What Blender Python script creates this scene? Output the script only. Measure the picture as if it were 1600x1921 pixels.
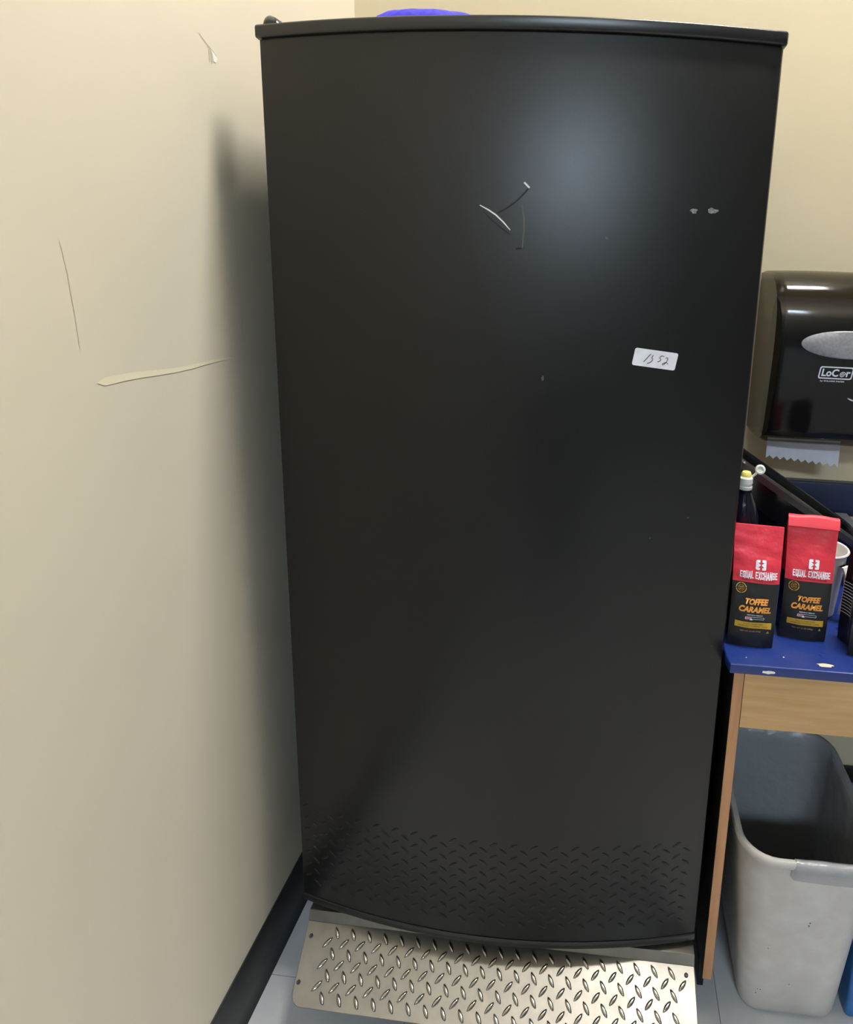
import bpy, bmesh, math, random
from mathutils import Vector, Matrix, noise
random.seed(7)
for o in list(bpy.data.objects): bpy.data.objects.remove(o)
scn = bpy.context.scene
COL = scn.collection
R = math.radians

# ------------------------------------------------------------------ camera
def make_camera():
    f, cx, cy = 1230.1, 1038.53, 760.81
    pitch, yaw, roll = R(12.0382), R(-4.6487), R(2.115)
    fwd = Vector((math.sin(yaw)*math.cos(pitch), math.cos(yaw)*math.cos(pitch), -math.sin(pitch)))
    right = fwd.cross(Vector((0, 0, 1))).normalized()
    up = right.cross(fwd)
    r2 = right*math.cos(roll) + up*math.sin(roll)
    u2 = -right*math.sin(roll) + up*math.cos(roll)
    cd = bpy.data.cameras.new('camera'); cam = bpy.data.objects.new('camera', cd); COL.objects.link(cam)
    cd.sensor_fit = 'HORIZONTAL'; cd.sensor_width = 36.0
    cd.lens = f/1600*36.0
    cd.shift_x = (800-cx)/1600.0
    cd.shift_y = (cy-960.5)/1600.0
    cd.clip_start = 0.02
    m = Matrix((r2, u2, -fwd)).transposed().to_4x4()
    m.translation = Vector((0.5977, -1.6249, 1.3628))
    cam.matrix_world = m
    scn.camera = cam
make_camera()

# ------------------------------------------------------------------ world, exposure
w = bpy.data.worlds.new('world'); scn.world = w; w.use_nodes = True
w.node_tree.nodes['Background'].inputs[0].default_value = (0.5, 0.55, 0.6, 1)
w.node_tree.nodes['Background'].inputs[1].default_value = 0.05
scn.view_settings.view_transform = 'Standard'
scn.view_settings.look = 'None'
scn.view_settings.gamma = 1.0
scn.view_settings.use_curve_mapping = False
scn.view_settings.exposure = 0.84
CEIL = 4.2
FZ = -0.07        # floor level
WX = -0.03        # face of the left wall
# ceiling lights: x, y, size x, size y, radiance, where
WARM = (1.0, .96, .90, 1); COOL = (.70, .86, 1.0, 1)
TROFFERS = [(1.32, -0.58, 0.80, 0.50, 72, WARM, 'above the black freezer'),
            (3.00, -1.30, 0.60, 0.60, 6, WARM, 'above the blue counter'),
            (1.15, -6.30, 1.50, 0.80, 46, COOL, 'further back over the room')]

# ------------------------------------------------------------------ materials
def s2l(c):
    c = c/255.0
    return c/12.92 if c <= .04045 else ((c+.055)/1.055)**2.4
def rgb(r, g, b): return (s2l(r), s2l(g), s2l(b), 1)

class Mat:
    def __init__(s, name, color, rough=.5, metal=0, spec=.5, coat=0):
        s.m = bpy.data.materials.new(name); s.m.use_nodes = True
        s.nt = s.m.node_tree; s.p = s.nt.nodes['Principled BSDF']
        s.p.inputs['Base Color'].default_value = color
        s.p.inputs['Roughness'].default_value = rough
        s.p.inputs['Metallic'].default_value = metal
        s.p.inputs['Specular IOR Level'].default_value = spec
        s.p.inputs['Coat Weight'].default_value = coat
        s.color = color; s.bumped = None
    def n(s, t, **k):
        nd = s.nt.nodes.new(t)
        for a, v in k.items(): setattr(nd, a, v)
        return nd
    def coords(s, scale=(1, 1, 1)):
        tc = s.n('ShaderNodeTexCoord'); mp = s.n('ShaderNodeMapping')
        mp.inputs['Scale'].default_value = scale
        s.nt.links.new(tc.outputs['Object'], mp.inputs['Vector'])
        return mp.outputs['Vector']
    def noise(s, scale, detail=3, stretch=(1, 1, 1), rough=.5):
        nd = s.n('ShaderNodeTexNoise'); nd.inputs['Scale'].default_value = scale
        nd.inputs['Detail'].default_value = detail; nd.inputs['Roughness'].default_value = rough
        s.nt.links.new(s.coords(stretch), nd.inputs['Vector'])
        return nd.outputs['Fac']
    def ramp(s, fac, stops):
        rp = s.n('ShaderNodeValToRGB')
        el = rp.color_ramp.elements
        while len(el) < len(stops): el.new(.5)
        for e, (p, c) in zip(el, stops): e.position = p; e.color = c
        s.nt.links.new(fac, rp.inputs['Fac'])
        return rp.outputs['Color']
    def vary(s, scale, c1, c2, lo=.35, hi=.65, detail=3, stretch=(1, 1, 1)):
        c = s.ramp(s.noise(scale, detail, stretch), [(lo, c1), (hi, c2)])
        s.nt.links.new(c, s.p.inputs['Base Color']); s.basecol = c
        return s
    def bump(s, scale, strength=.2, dist=.001, detail=2, stretch=(1, 1, 1)):
        b = s.n('ShaderNodeBump'); b.inputs['Strength'].default_value = strength
        b.inputs['Distance'].default_value = dist
        s.nt.links.new(s.noise(scale, detail, stretch), b.inputs['Height'])
        if s.bumped: s.nt.links.new(s.bumped, b.inputs['Normal'])
        s.nt.links.new(b.outputs['Normal'], s.p.inputs['Normal']); s.bumped = b.outputs['Normal']
        return s
    def roughvary(s, scale, lo, hi, stretch=(1, 1, 1)):
        mr = s.n('ShaderNodeMapRange'); mr.inputs['From Min'].default_value = .3; mr.inputs['From Max'].default_value = .7
        mr.inputs['To Min'].default_value = lo; mr.inputs['To Max'].default_value = hi
        s.nt.links.new(s.noise(scale, 4, stretch), mr.inputs['Value'])
        s.nt.links.new(mr.outputs['Result'], s.p.inputs['Roughness'])
        return s

M = {}
M['wall'] = Mat('wall_paint', rgb(216, 208, 188), .55).vary(1.6, rgb(218, 210, 190), rgb(211, 204, 184)).bump(90, .12, .0006).m
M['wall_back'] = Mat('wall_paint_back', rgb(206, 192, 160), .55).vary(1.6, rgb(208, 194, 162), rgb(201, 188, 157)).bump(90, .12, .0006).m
M['wall_far'] = Mat('far_wall_paint', rgb(72, 70, 66), .6).bump(60, .1, .0005).m
M['ceiling'] = Mat('ceiling_tile', rgb(205, 203, 196), .9).bump(120, .4, .002).m
M['chip'] = Mat('wall_plaster', rgb(236, 232, 222), .8).bump(300, .3, .0005).m
M['scuff'] = Mat('wall_scuff', rgb(226, 219, 192), .6).m
M['hairline2'] = Mat('wall_faint_line', rgb(203, 196, 177), .6).m
M['hairline'] = Mat('wall_hairline', rgb(170, 163, 145), .7).m
M['baseboard'] = Mat('cove_base_rubber', rgb(40, 42, 42), .45).vary(9, rgb(36, 38, 38), rgb(52, 54, 54)).bump(60, .1, .0005).m
M['tile'] = Mat('vinyl_tile', rgb(196, 194, 196), .32).vary(7, rgb(202, 200, 200), rgb(178, 178, 182), .3, .75, 6).bump(220, .08, .0004).m
M['grout'] = Mat('tile_adhesive', rgb(90, 88, 86), .9).bump(80, .2, .001).m
M['freezer'] = Mat('freezer_black', rgb(16, 16, 15), .36, 0, .36).vary(420, rgb(13, 13, 12), rgb(20, 20, 19), .3, .7).bump(650, .06, .0005, 2).roughvary(3, .31, .37).m
M['trim'] = Mat('freezer_trim', rgb(32, 32, 31), .3).bump(700, .15, .0004).m
M['rubber'] = Mat('black_rubber', rgb(14, 14, 14), .6).bump(200, .1, .0004).m
M['scratch_white'] = Mat('scratch_white', rgb(225, 225, 222), .5).m
M['scratch_dark'] = Mat('scratch_dark', rgb(9, 9, 9), .5).m
M['scratch_grey'] = Mat('scratch_grey', rgb(84, 82, 78), .5).m
M['residue'] = Mat('adhesive_residue', rgb(120, 120, 122), .7).vary(500, rgb(80, 80, 82), rgb(160, 160, 162)).m
M['paper'] = Mat('label_paper', rgb(226, 226, 234), .6).vary(60, rgb(222, 222, 230), rgb(232, 232, 238)).m
M['ink'] = Mat('ink', rgb(36, 36, 42), .5).m
M['steel'] = Mat('tread_plate_metal', rgb(146, 143, 136), .42, 1).vary(30, rgb(149, 146, 139), rgb(140, 137, 131)).bump(140, .04, .0006).roughvary(14, .40, .46).m
M['lugsteel'] = Mat('tread_lug_metal', rgb(176, 173, 167), .2, 1).roughvary(60, .17, .25).m
M['steel_dark'] = Mat('platform_metal', rgb(120, 118, 114), .4, .8).roughvary(20, .35, .5).m
M['screw'] = Mat('screw_metal', rgb(70, 66, 74), .4, .9).bump(300, .1, .0002).m
M['cloth'] = Mat('blue_cloth', rgb(52, 46, 190), .85).vary(90, rgb(44, 38, 176), rgb(66, 60, 205)).bump(300, .5, .001, 2, (1, 1, .3)).m
M['counter'] = Mat('blue_laminate', rgb(20, 42, 106), .3).vary(500, rgb(17, 37, 98), rgb(24, 48, 116)).roughvary(20, .26, .4).m
M['backsplash'] = Mat('navy_laminate', rgb(24, 32, 66), .4).vary(300, rgb(22, 29, 60), rgb(28, 37, 74)).m
M['navyedge'] = Mat('backsplash_edge', rgb(46, 52, 62), .4).bump(200, .1, .0003).m
wd = Mat('maple_wood', rgb(190, 152, 100), .5); wd.vary(6, rgb(198, 160, 108), rgb(178, 140, 92), .3, .7, 6, (1, 3, 14)); wd.bump(40, .08, .0005, 3, (1, 3, 20)); M['wood'] = wd.m
wd = Mat('maple_edge', rgb(184, 134, 92), .5); wd.vary(6, rgb(192, 142, 98), rgb(172, 124, 86), .3, .7, 6, (14, 14, 1)); wd.bump(40, .08, .0005, 3, (20, 20, 1)); M['woodedge'] = wd.m
M['blackpanel'] = Mat('black_panel_laminate', rgb(14, 13, 13), .6).bump(200, .1, .0003).m  # shade of the gap beside the freezer, painted into the wood end panel
M['binplastic'] = Mat('grey_bin_plastic', rgb(186, 183, 180), .42).vary(26, rgb(188, 186, 183), rgb(176, 172, 167), .25, .6, 5).bump(400, .06, .0003).m
M['dirt'] = Mat('bin_dirt', rgb(92, 86, 78), .8).m
M['binblue'] = Mat('blue_bin_plastic', rgb(34, 96, 160), .4).vary(40, rgb(32, 92, 156), rgb(40, 104, 168)).m
M['blackgloss'] = Mat('black_gloss_plastic', rgb(16, 15, 15), .14, 0, .6).roughvary(12, .1, .24).m
M['rimgrey'] = Mat('dark_grey_gloss', rgb(46, 44, 44), .16, 0, .6).roughvary(12, .12, .26).m
M['mech'] = Mat('dispenser_mechanism', rgb(9, 9, 11), .5).bump(100, .2, .001).m
M['grey_oval'] = Mat('grey_window_plastic', rgb(146, 143, 148), .45).vary(160, rgb(138, 136, 140), rgb(156, 153, 156)).m
M['white_print'] = Mat('white_print', rgb(232, 232, 240), .5).m
M['tissue'] = Mat('paper_towel', rgb(214, 214, 222), .9).bump(400, .3, .0005).m
M['bag_red'] = Mat('coffee_bag_red', rgb(206, 44, 60), .5).m
M['white_plastic'] = Mat('white_plastic', rgb(226, 222, 222), .4).bump(200, .04, .0003).m
M['gold'] = Mat('gold_print', rgb(196, 152, 60), .4, .2).m
M['goldband'] = Mat('gold_band', rgb(198, 156, 44), .45, .1).m
M['orange'] = Mat('orange_print', rgb(236, 158, 62), .5).m
M['pink'] = Mat('pink_print', rgb(196, 92, 104), .5).m
M['darkred'] = Mat('dark_red_print', rgb(110, 18, 34), .5).m
M['redpatch'] = Mat('red_print', rgb(176, 42, 42), .5).m
M['bottle'] = Mat('dark_bottle', rgb(12, 14, 24), .08, 0, .6).bump(30, .25, .004).m
M['capwhite'] = Mat('bottle_cap_white', rgb(214, 214, 206), .35).bump(200, .05, .0003).m
M['capyellow'] = Mat('bottle_cap_yellow', rgb(232, 222, 120), .35).m
M['beige'] = Mat('beige_print', rgb(196, 184, 160), .6).m
M['wallplate'] = Mat('troffer_frame', rgb(225, 225, 222), .5).bump(100, .05, .0003).m

def bag_mat(name, zsplit):      # red upper part and black lower part printed on one foil (object space height)
    m = Mat(name, rgb(20, 19, 19), .42)
    tc = m.n('ShaderNodeTexCoord'); sp = m.n('ShaderNodeSeparateXYZ')
    m.nt.links.new(tc.outputs['Object'], sp.inputs[0])
    g = m.n('ShaderNodeMath', operation='GREATER_THAN'); g.inputs[1].default_value = zsplit
    m.nt.links.new(sp.outputs['Z'], g.inputs[0])
    mx = m.n('ShaderNodeMix', data_type='RGBA')
    mx.inputs['A'].default_value = rgb(24, 22, 22); mx.inputs['B'].default_value = rgb(212, 48, 64)
    m.nt.links.new(g.outputs[0], mx.inputs['Factor'])
    m.nt.links.new(mx.outputs['Result'], m.p.inputs['Base Color'])
    m.bump(55, .5, .003, 3)
    return m.m

def smoky():
    m = Mat('smoky_black_plastic', rgb(12, 12, 14), .12, 0, .5)
    tr = m.n('ShaderNodeBsdfTransparent'); tr.inputs[0].default_value = (.86, .82, .74, 1)
    mx = m.n('ShaderNodeMixShader'); mx.inputs[0].default_value = .46
    out = m.nt.nodes['Material Output']
    m.nt.links.new(tr.outputs[0], mx.inputs[1]); m.nt.links.new(m.p.outputs[0], mx.inputs[2])
    m.nt.links.new(mx.outputs[0], out.inputs['Surface'])
    return m.m
M['smoky'] = smoky()

def liner():
    m = Mat('bin_liner_film', rgb(150, 151, 154), .3, 0, .5)
    m.bump(26, .6, .01, 4)
    tr = m.n('ShaderNodeBsdfTransparent'); tr.inputs[0].default_value = (.85, .87, .9, 1)
    mx = m.n('ShaderNodeMixShader'); mx.inputs[0].default_value = .8
    out = m.nt.nodes['Material Output']
    m.nt.links.new(tr.outputs[0], mx.inputs[1]); m.nt.links.new(m.p.outputs[0], mx.inputs[2])
    m.nt.links.new(mx.outputs[0], out.inputs['Surface'])
    return m.m
M['liner'] = liner()

def glow(name, col, st):
    m = bpy.data.materials.new(name); m.use_nodes = True; nt = m.node_tree
    nt.nodes.remove(nt.nodes['Principled BSDF'])
    e = nt.nodes.new('ShaderNodeEmission'); e.inputs[0].default_value = col; e.inputs[1].default_value = st
    nt.links.new(e.outputs[0], nt.nodes['Material Output'].inputs[0])
    return m

# ------------------------------------------------------------------ mesh helpers
ORG = {}
def link(name, me, mat, parent=None, origin=None, smooth=True, angle=35):
    """mesh given in world space; its origin goes to `origin` (default: the parent's)"""
    o = bpy.data.objects.new(name, me)
    COL.objects.link(o)
    po = ORG[parent.name] if parent else Vector((0, 0, 0))
    og = Vector(origin) if origin is not None else po.copy()
    me.transform(Matrix.Translation(-og))
    o.location = og-po
    if parent: o.parent = parent
    ORG[o.name] = og
    if mat and not me.materials: me.materials.append(mat)
    if smooth:
        for p in me.polygons: p.use_smooth = True
        try: me.set_sharp_from_angle(angle=R(angle))
        except Exception: pass
    return o
def empty(name, loc):
    o = bpy.data.objects.new(name, None); COL.objects.link(o); o.location = loc; o.empty_display_size = .05
    ORG[o.name] = Vector(loc); return o
def tag(o, label, cat, group=None, kind=None):
    o['label'] = label; o['category'] = cat
    if group: o['group'] = group
    if kind: o['kind'] = kind
    return o
def struct(o, label=None):
    o['kind'] = 'structure'
    if label: o['label'] = label
    return o
def mesh(verts, faces, name='mesh'):
    me = bpy.data.meshes.new(name); me.from_pydata([tuple(v) for v in verts], [], faces)
    bm = bmesh.new(); bm.from_mesh(me); bmesh.ops.recalc_face_normals(bm, faces=bm.faces); bm.to_mesh(me); bm.free()
    return me
def box(x0, x1, y0, y1, z0, z1, bev=0, seg=2):
    bm = bmesh.new()
    vs = [bm.verts.new((x, y, z)) for x in (x0, x1) for y in (y0, y1) for z in (z0, z1)]
    for f in ((0, 1, 3, 2), (4, 6, 7, 5), (0, 4, 5, 1), (2, 3, 7, 6), (0, 2, 6, 4), (1, 5, 7, 3)): bm.faces.new([vs[i] for i in f])
    bmesh.ops.recalc_face_normals(bm, faces=bm.faces)
    if bev: bmesh.ops.bevel(bm, geom=bm.edges[:], offset=bev, segments=seg, profile=.5, affect='EDGES', clamp_overlap=True)
    me = bpy.data.meshes.new('box'); bm.to_mesh(me); bm.free(); return me
def prism(pts, z0, z1, bev=0, fn=None, seg=2):
    """plan polygon pts (x,y) extruded in z; fn maps (x,y,z) to world"""
    bm = bmesh.new()
    a = [bm.verts.new((x, y, z0)) for x, y in pts]; b = [bm.verts.new((x, y, z1)) for x, y in pts]
    n = len(pts)
    fa = bm.faces.new(a[::-1]); fb = bm.faces.new(b)
    for i in range(n): bm.faces.new((a[i], a[(i+1) % n], b[(i+1) % n], b[i]))
    bmesh.ops.recalc_face_normals(bm, faces=bm.faces)
    if bev:
        bmesh.ops.bevel(bm, geom=list({e for f in (fa, fb) for e in f.edges}), offset=bev, segments=seg, profile=.5, affect='EDGES', clamp_overlap=True)
    if fn:
        for v in bm.verts: v.co = fn(*v.co)
    me = bpy.data.meshes.new('prism'); bm.to_mesh(me); bm.free(); return me
def loft(rings, cap0=True, cap1=True, closed=True):
    n = len(rings[0]); V = [v for r in rings for v in r]; F = []
    for k in range(len(rings)-1):
        for i in range(n if closed else n-1):
            j = (i+1) % n
            F.append((k*n+i, k*n+j, (k+1)*n+j, (k+1)*n+i))
    if cap0: F.append(tuple(range(n))[::-1])
    if cap1: F.append(tuple(range((len(rings)-1)*n, len(rings)*n)))
    return mesh(V, F)
def lathe(prof, c, seg=32, cap0=True, cap1=True):
    return loft([[(c[0]+r*math.cos(2*math.pi*i/seg), c[1]+r*math.sin(2*math.pi*i/seg), c[2]+z) for i in range(seg)] for r, z in prof], cap0, cap1)
def rrect(hx, hy, r, n=6):
    out = []
    for cx, cy, a0 in ((hx-r, hy-r, 0), (-hx+r, hy-r, 90), (-hx+r, -hy+r, 180), (hx-r, -hy+r, 270)):
        for i in range(n+1):
            a = R(a0+90*i/n); out.append((cx+r*math.cos(a), cy+r*math.sin(a)))
    return out
def tube(pts, r, seg=8, fn=None):
    """round bar through 3D points"""
    P = [Vector(p) for p in pts]; rings = []
    for i, p in enumerate(P):
        t = (P[min(i+1, len(P)-1)]-P[max(i-1, 0)]).normalized()
        u = t.orthogonal().normalized() if i == 0 else (u-t*u.dot(t)).normalized()
        v = t.cross(u); rr = r[i] if isinstance(r, (list, tuple)) else r
        rings.append([p+u*(rr*math.cos(2*math.pi*k/seg))+v*(rr*math.sin(2*math.pi*k/seg)) for k in range(seg)])
    return loft(rings)
def ribbon(pts, wd, fn):
    """flat printed stroke: 2D polyline with width, mapped by fn(a,b)->world"""
    V = []; F = []; P = [Vector((p[0], p[1])) for p in pts]
    for i, p in enumerate(P):
        t = (P[min(i+1, len(P)-1)]-P[max(i-1, 0)]).normalized(); n = Vector((-t.y, t.x))
        ww = wd[i] if isinstance(wd, (list, tuple)) else wd
        V += [fn(*(p+n*ww/2)), fn(*(p-n*ww/2))]
        if i: F.append((2*i-2, 2*i-1, 2*i+1, 2*i))
    return V, F
def strokes(list_pts, wd, fn):
    V = []; F = []
    for pts in list_pts:
        v, f = ribbon(pts, wd, fn); k = len(V); V += v; F += [tuple(i+k for i in q) for q in f]
    return mesh(V, F)
def poly(pts, fn):     # flat printed polygon
    return mesh([fn(a, b) for a, b in pts], [tuple(range(len(pts)))])
def text_mesh(body, wid, hgt, fn, bold=.0, shear=0, space=1.0):
    """lettering fitted to wid x hgt around (0,0), mapped by fn"""
    cu = bpy.data.curves.new('t', 'FONT'); cu.body = body; cu.size = 1; cu.offset = bold; cu.shear = shear
    cu.space_character = space; cu.resolution_u = 3
    ob = bpy.data.objects.new('t', cu); COL.objects.link(ob)
    dg = bpy.context.evaluated_depsgraph_get()
    me = bpy.data.meshes.new_from_object(ob.evaluated_get(dg))
    bpy.data.objects.remove(ob); bpy.data.curves.remove(cu)
    xs = [v.co.x for v in me.vertices]; ys = [v.co.y for v in me.vertices]
    x0, x1, y0, y1 = min(xs), max(xs), min(ys), max(ys)
    for v in me.vertices:
        v.co = fn((v.co.x-x0)/(x1-x0)*wid-wid/2, (v.co.y-y0)/(y1-y0)*hgt-hgt/2)
    me.materials.clear()
    return me

# ------------------------------------------------------------------ the room
XR, YF = 4.0, -8.0
fl = struct(link('floor', box(WX, XR, YF, 0, FZ-.06, FZ-.003), M['grout']))
TS = .305
tile_me = box(-TS/2+.0005, TS/2-.0005, -TS/2+.0005, TS/2-.0005, -.003, 0)
tile_me.materials.append(M['tile'])
for i in range(6):
    for j in range(6):
        t = bpy.data.objects.new('tile', tile_me); COL.objects.link(t); t.parent = fl
        t.location = (WX+TS*(i+.5), -TS*(j+.5), FZ)
rest = mesh([(WX+TS*6, 0, 0), (XR, 0, 0), (XR, YF, 0), (WX, YF, 0), (WX, -TS*6, 0), (WX+TS*6, -TS*6, 0)], [(0, 1, 2, 3, 4, 5)])
rest.transform(Matrix.Translation((0, 0, FZ-.0005)))
link('tile_field', rest, M['tile'], fl)
wl = struct(link('wall_left', box(WX-.1, WX, YF, .1, FZ-.06, CEIL+.1), M['wall']))
wb = struct(link('wall_back', box(WX, XR+.1, 0, .1, FZ-.06, CEIL+.1), M['wall_back']))
struct(link('wall_right', box(XR, XR+.1, YF, 0, FZ-.06, CEIL+.1), M['wall_far']))
struct(link('wall_front', box(WX-.1, XR+.1, YF-.1, YF, FZ-.06, CEIL+.1), M['wall_far']))
struct(link('ceiling', box(WX, XR, YF, 0, CEIL, CEIL+.1), M['ceiling']))
# rubber cove base: profile swept along the walls
HB = .1215
prof = [(0, 0), (.012, 0), (.0085, .004), (.0055, .012), (.004, .03), (.004, HB-.004), (.0025, HB), (0, HB)]
bl = loft([[(WX+a, y, FZ+b) for a, b in prof] for y in (YF, -.004)])
struct(link('baseboard_left', bl, M['baseboard']))
bb = loft([[(x, -a, FZ+b) for a, b in prof] for x in (WX+.012, XR)])
struct(link('baseboard_back', bb, M['baseboard']))
# marks on the left wall (chipped plaster, scuffed streak, hairlines)
def onl(y, z): return Vector((WX+.0006, .0816+1.0502*y, -.0684+1.0502*z))   # marks measured on the wall sheet
chip = [(-.6405, 1.6535), (-.628, 1.648), (-.6215, 1.6425), (-.627, 1.636), (-.6335, 1.6365), (-.6345, 1.645)]
link('plaster_chip', poly(chip, onl), M['chip'], wl, smooth=False)
link('hairline', strokes([[(-.664, 1.664), (-.646, 1.655), (-.624, 1.646)], [(-.6425, 1.650), (-.6425, 1.633)], [(-.6385, 1.648), (-.637, 1.632)]], .0011, onl), M['hairline'], wl, smooth=False)
up_ = []; lo_ = []
for i in range(25):
    t = i/24; y = -.915+.285*t; z = 1.2085-.009*t+.0015*math.sin(9*t); h = .0085*(1-.75*t)*(.6+.8*noise.noise((t*7, 3, 1)) ** 2+.4)
    if i in (0, 24): h = .0004
    up_.append((y, z+h*.5)); lo_.append((y, z-h*.7))
V = [onl(*p) for p in up_]+[onl(*p) for p in lo_]
link('scuff_streak', mesh(V, [(i, i+1, 26+i, 25+i) for i in range(24)]), M['scuff'], wl, smooth=False)
link('hairline', strokes([[(-.945, 1.37), (-.940, 1.34), (-.936, 1.29), (-.934, 1.25)], [(-.604, 1.43), (-.6035, 1.36), (-.602, 1.27), (-.6, 1.22)]], .0008, onl), M['hairline2'], wl, smooth=False)

# ceiling lights
for x, y, sx, sy, rad, tint, where in TROFFERS:
    e = empty('ceiling_light', (x, y, CEIL))
    tag(e, 'white recessed fluorescent ceiling light '+where, 'ceiling light', 'fluorescent ceiling lights')
    fw = .03
    fr = []
    bm = bmesh.new()
    for (a, b, c, d) in ((-sx/2-fw, sx/2+fw, -sy/2-fw, -sy/2), (-sx/2-fw, sx/2+fw, sy/2, sy/2+fw), (-sx/2-fw, -sx/2, -sy/2, sy/2), (sx/2, sx/2+fw, -sy/2, sy/2)):
        m2 = box(x+a, x+b, y+c, y+d, CEIL-.02, CEIL-.0005, .002); bm.from_mesh(m2)
    fm = bpy.data.meshes.new('frame'); bm.to_mesh(fm); bm.free()
    link('frame', fm, M['wallplate'], e)
    link('diffuser', box(x-sx/2, x+sx/2, y-sy/2, y+sy/2, CEIL-.014, CEIL-.002), glow('lamp_diffuser', tint, rad), e, smooth=False)

# ------------------------------------------------------------------ freezer
FX, FY, FA, W = .0483, -.5916, R(.6758), .7751
ZB, FT, B = .123, 1.6984, .0508
cA, sA = math.cos(FA), math.sin(FA)
def F(u, v, z):     # u across the door from the left corner, v outwards, z up
    return Vector((FX+cA*u+sA*v, FY+sA*u-cA*v, z))
def bulge(u):
    s = 2*u/W-1
    return B*(1-s*s)
def outline(grow=0, back=-.055, n=40, r=.006):
    pts = []
    u0, u1 = -grow, W+grow
    pts.append((u0, back)); 
    pts += [(u0, bulge(0)-r), (u0+r*.15, bulge(0)-r*.5+grow), (u0+r*.5, bulge(.004)+grow-r*.12)]
    for i in range(1, n):
        u = u0+(u1-u0)*i/n
        if u < u0+r or u > u1-r: continue
        pts.append((u, bulge(min(max(u, 0), W))+grow))
    pts += [(u1-r*.5, bulge(W-.004)+grow-r*.12), (u1-r*.15, bulge(W)-r*.5+grow), (u1, bulge(W)-r)]
    pts.append((u1, back))
    return pts[::-1]
fz = empty('upright_freezer', F(W/2, -.25, .092))
tag(fz, 'tall matte black upright freezer with a bowed door standing on the metal platform', 'freezer')
link('cabinet', prism([(.006, -.06), (W-.006, -.06), (W-.006, -.535), (.006, -.535)], .108, FT-.004, .004, F), M['freezer'], fz)
link('door_gasket', prism([(.012, -.050), (W-.012, -.050), (W-.012, -.0615), (.012, -.0615)], .13, FT-.02, 0, F), M['rubber'], fz)
ZS = FT-.0195
door = link('door', prism(outline(), ZB+.001, ZS-.0005, .0012, F), M['freezer'], fz)
link('top_trim', prism(outline(.0045), ZS+.001, FT, .0035, F, 3), M['trim'], door)
link('trim_groove', prism(outline(-.003), ZS-.002, ZS+.003, 0, F), M['rubber'], door)
link('bottom_trim', prism(outline(.001), .106, ZB-.001, .003, F, 3), M['trim'], door)
link('trim_groove', prism(outline(-.003), ZB-.003, ZB+.003, 0, F), M['rubber'], door)
# hinge cover on top at the left
rings = []
for k in range(7):
    a = R(90*k/6)
    rings.append([F(.019+(.0165*x)*(math.cos(a)*.55+.45 if k < 6 else .4), -.028+(.028*y)*(math.cos(a)*.5+.5 if k < 6 else .45), FT-.003+.0205*math.sin(a)-.006*max(0, x)*math.sin(a)) for x, y in rrect(1, 1, .6)])
link('hinge_cover', loft(rings), M['blackgloss'], fz)
for u in (.034, W-.03):
    c = F(u, -.012, 0)
    link('foot', lathe([(.0125, .092), (.014, .094), (.014, .1), (.009, .101), (.009, .109)], c, 20), M['rubber'], fz)
# raised tread pattern on the lower door
def lug_mesh(L, wd, h, mat):
    n = 14; rings = []
    for sc, z in ((1, -.0002), (.88, .55*h), (.6, .88*h), (.25, h)):
        r = []
        for i in range(n):
            a = 2*math.pi*i/n; c = math.cos(a)
            r.append((L/2*c*sc, wd/2*math.sin(a)*(1-.25*c*c)*sc, z))
        rings.append(r)
    me = loft(rings, False, True); me.materials.append(mat)
    for p in me.polygons: p.use_smooth = True
    return me
dl = lug_mesh(.019, .0062, .00085, M['freezer'])
def door_frame(u, z, off=0):
    s = 2*u/W-1; d = -4*B*s/W
    t = Vector((cA+sA*d, sA-cA*d, 0)).normalized(); n = Vector((t.y, -t.x, 0))
    return t, n, F(u, bulge(u), z)+n*off
od = ORG[door.name]
rows = 14
for k in range(rows):
    z = .331-.0133*k
    for c in range(20):
        u = .016+.0372*c+(.0186 if k % 2 else 0)
        if u > W-.012: continue
        t, n, p = door_frame(u, z)
        ang = R(-38 if k % 2 else 34)
        ax = t*math.cos(ang)+Vector((0, 0, 1))*math.sin(ang); ay = n.cross(ax)
        o = bpy.data.objects.new('tread_lug', dl); COL.objects.link(o); o.parent = door
        m = Matrix((ax, ay, n)).transposed().to_4x4(); m.translation = p-od
        o.matrix_basis = m
# paper sticker 1352
def on_door(x, z, off=.0006):     # world x, z on the curved door face
    u = (x-FX)/cA
    t, n, p = door_frame(u, z, off); return p
def stick(uc, zc, rot):
    def g(off):
        def fn(a, b):
            x = a*math.cos(rot)-b*math.sin(rot); z = a*math.sin(rot)+b*math.cos(rot)
            return on_door(uc+x, zc+z, off)
        return fn
    return g
g = stick(.6685, 1.2283, R(-6.5))
outl = rrect(.0335, .0135, .003, 4)
rw = []
for off in (.0002, .0008):
    rw.append([g(off)(a+b*.05, b) for a, b in outl])
stk = link('number_sticker', loft(rw), M['paper'], fz, smooth=False)
stk['label'] = 'white paper sticker with the handwritten number 1352'
def px(x, y):   # sticker crop pixels -> sticker plane
    a = ((x-815)*math.cos(R(9))+(y-490)*math.sin(R(9)))/15200; b = -(-(x-815)*math.sin(R(9))+(y-490)*math.cos(R(9)))/15200
    return (a, b)
nums = [[(712, 368), (660, 420), (600, 490), (545, 548)],
        [(770, 400), (752, 418), (745, 440), (728, 462), (755, 480), (752, 515), (720, 550), (672, 575), (625, 580)],
        [(1022, 430), (985, 418), (945, 425), (915, 468), (950, 495), (940, 528), (905, 545), (868, 552)],
        [(1055, 478), (1085, 458), (1110, 470), (1105, 520), (1070, 570), (1020, 620), (980, 630), (985, 600), (1030, 580), (1080, 572), (1120, 612)]]
link('handwritten_number', strokes([[px(*p) for p in s] for s in nums], .0011, g(.0010)), M['ink'], stk, smooth=False)
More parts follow.
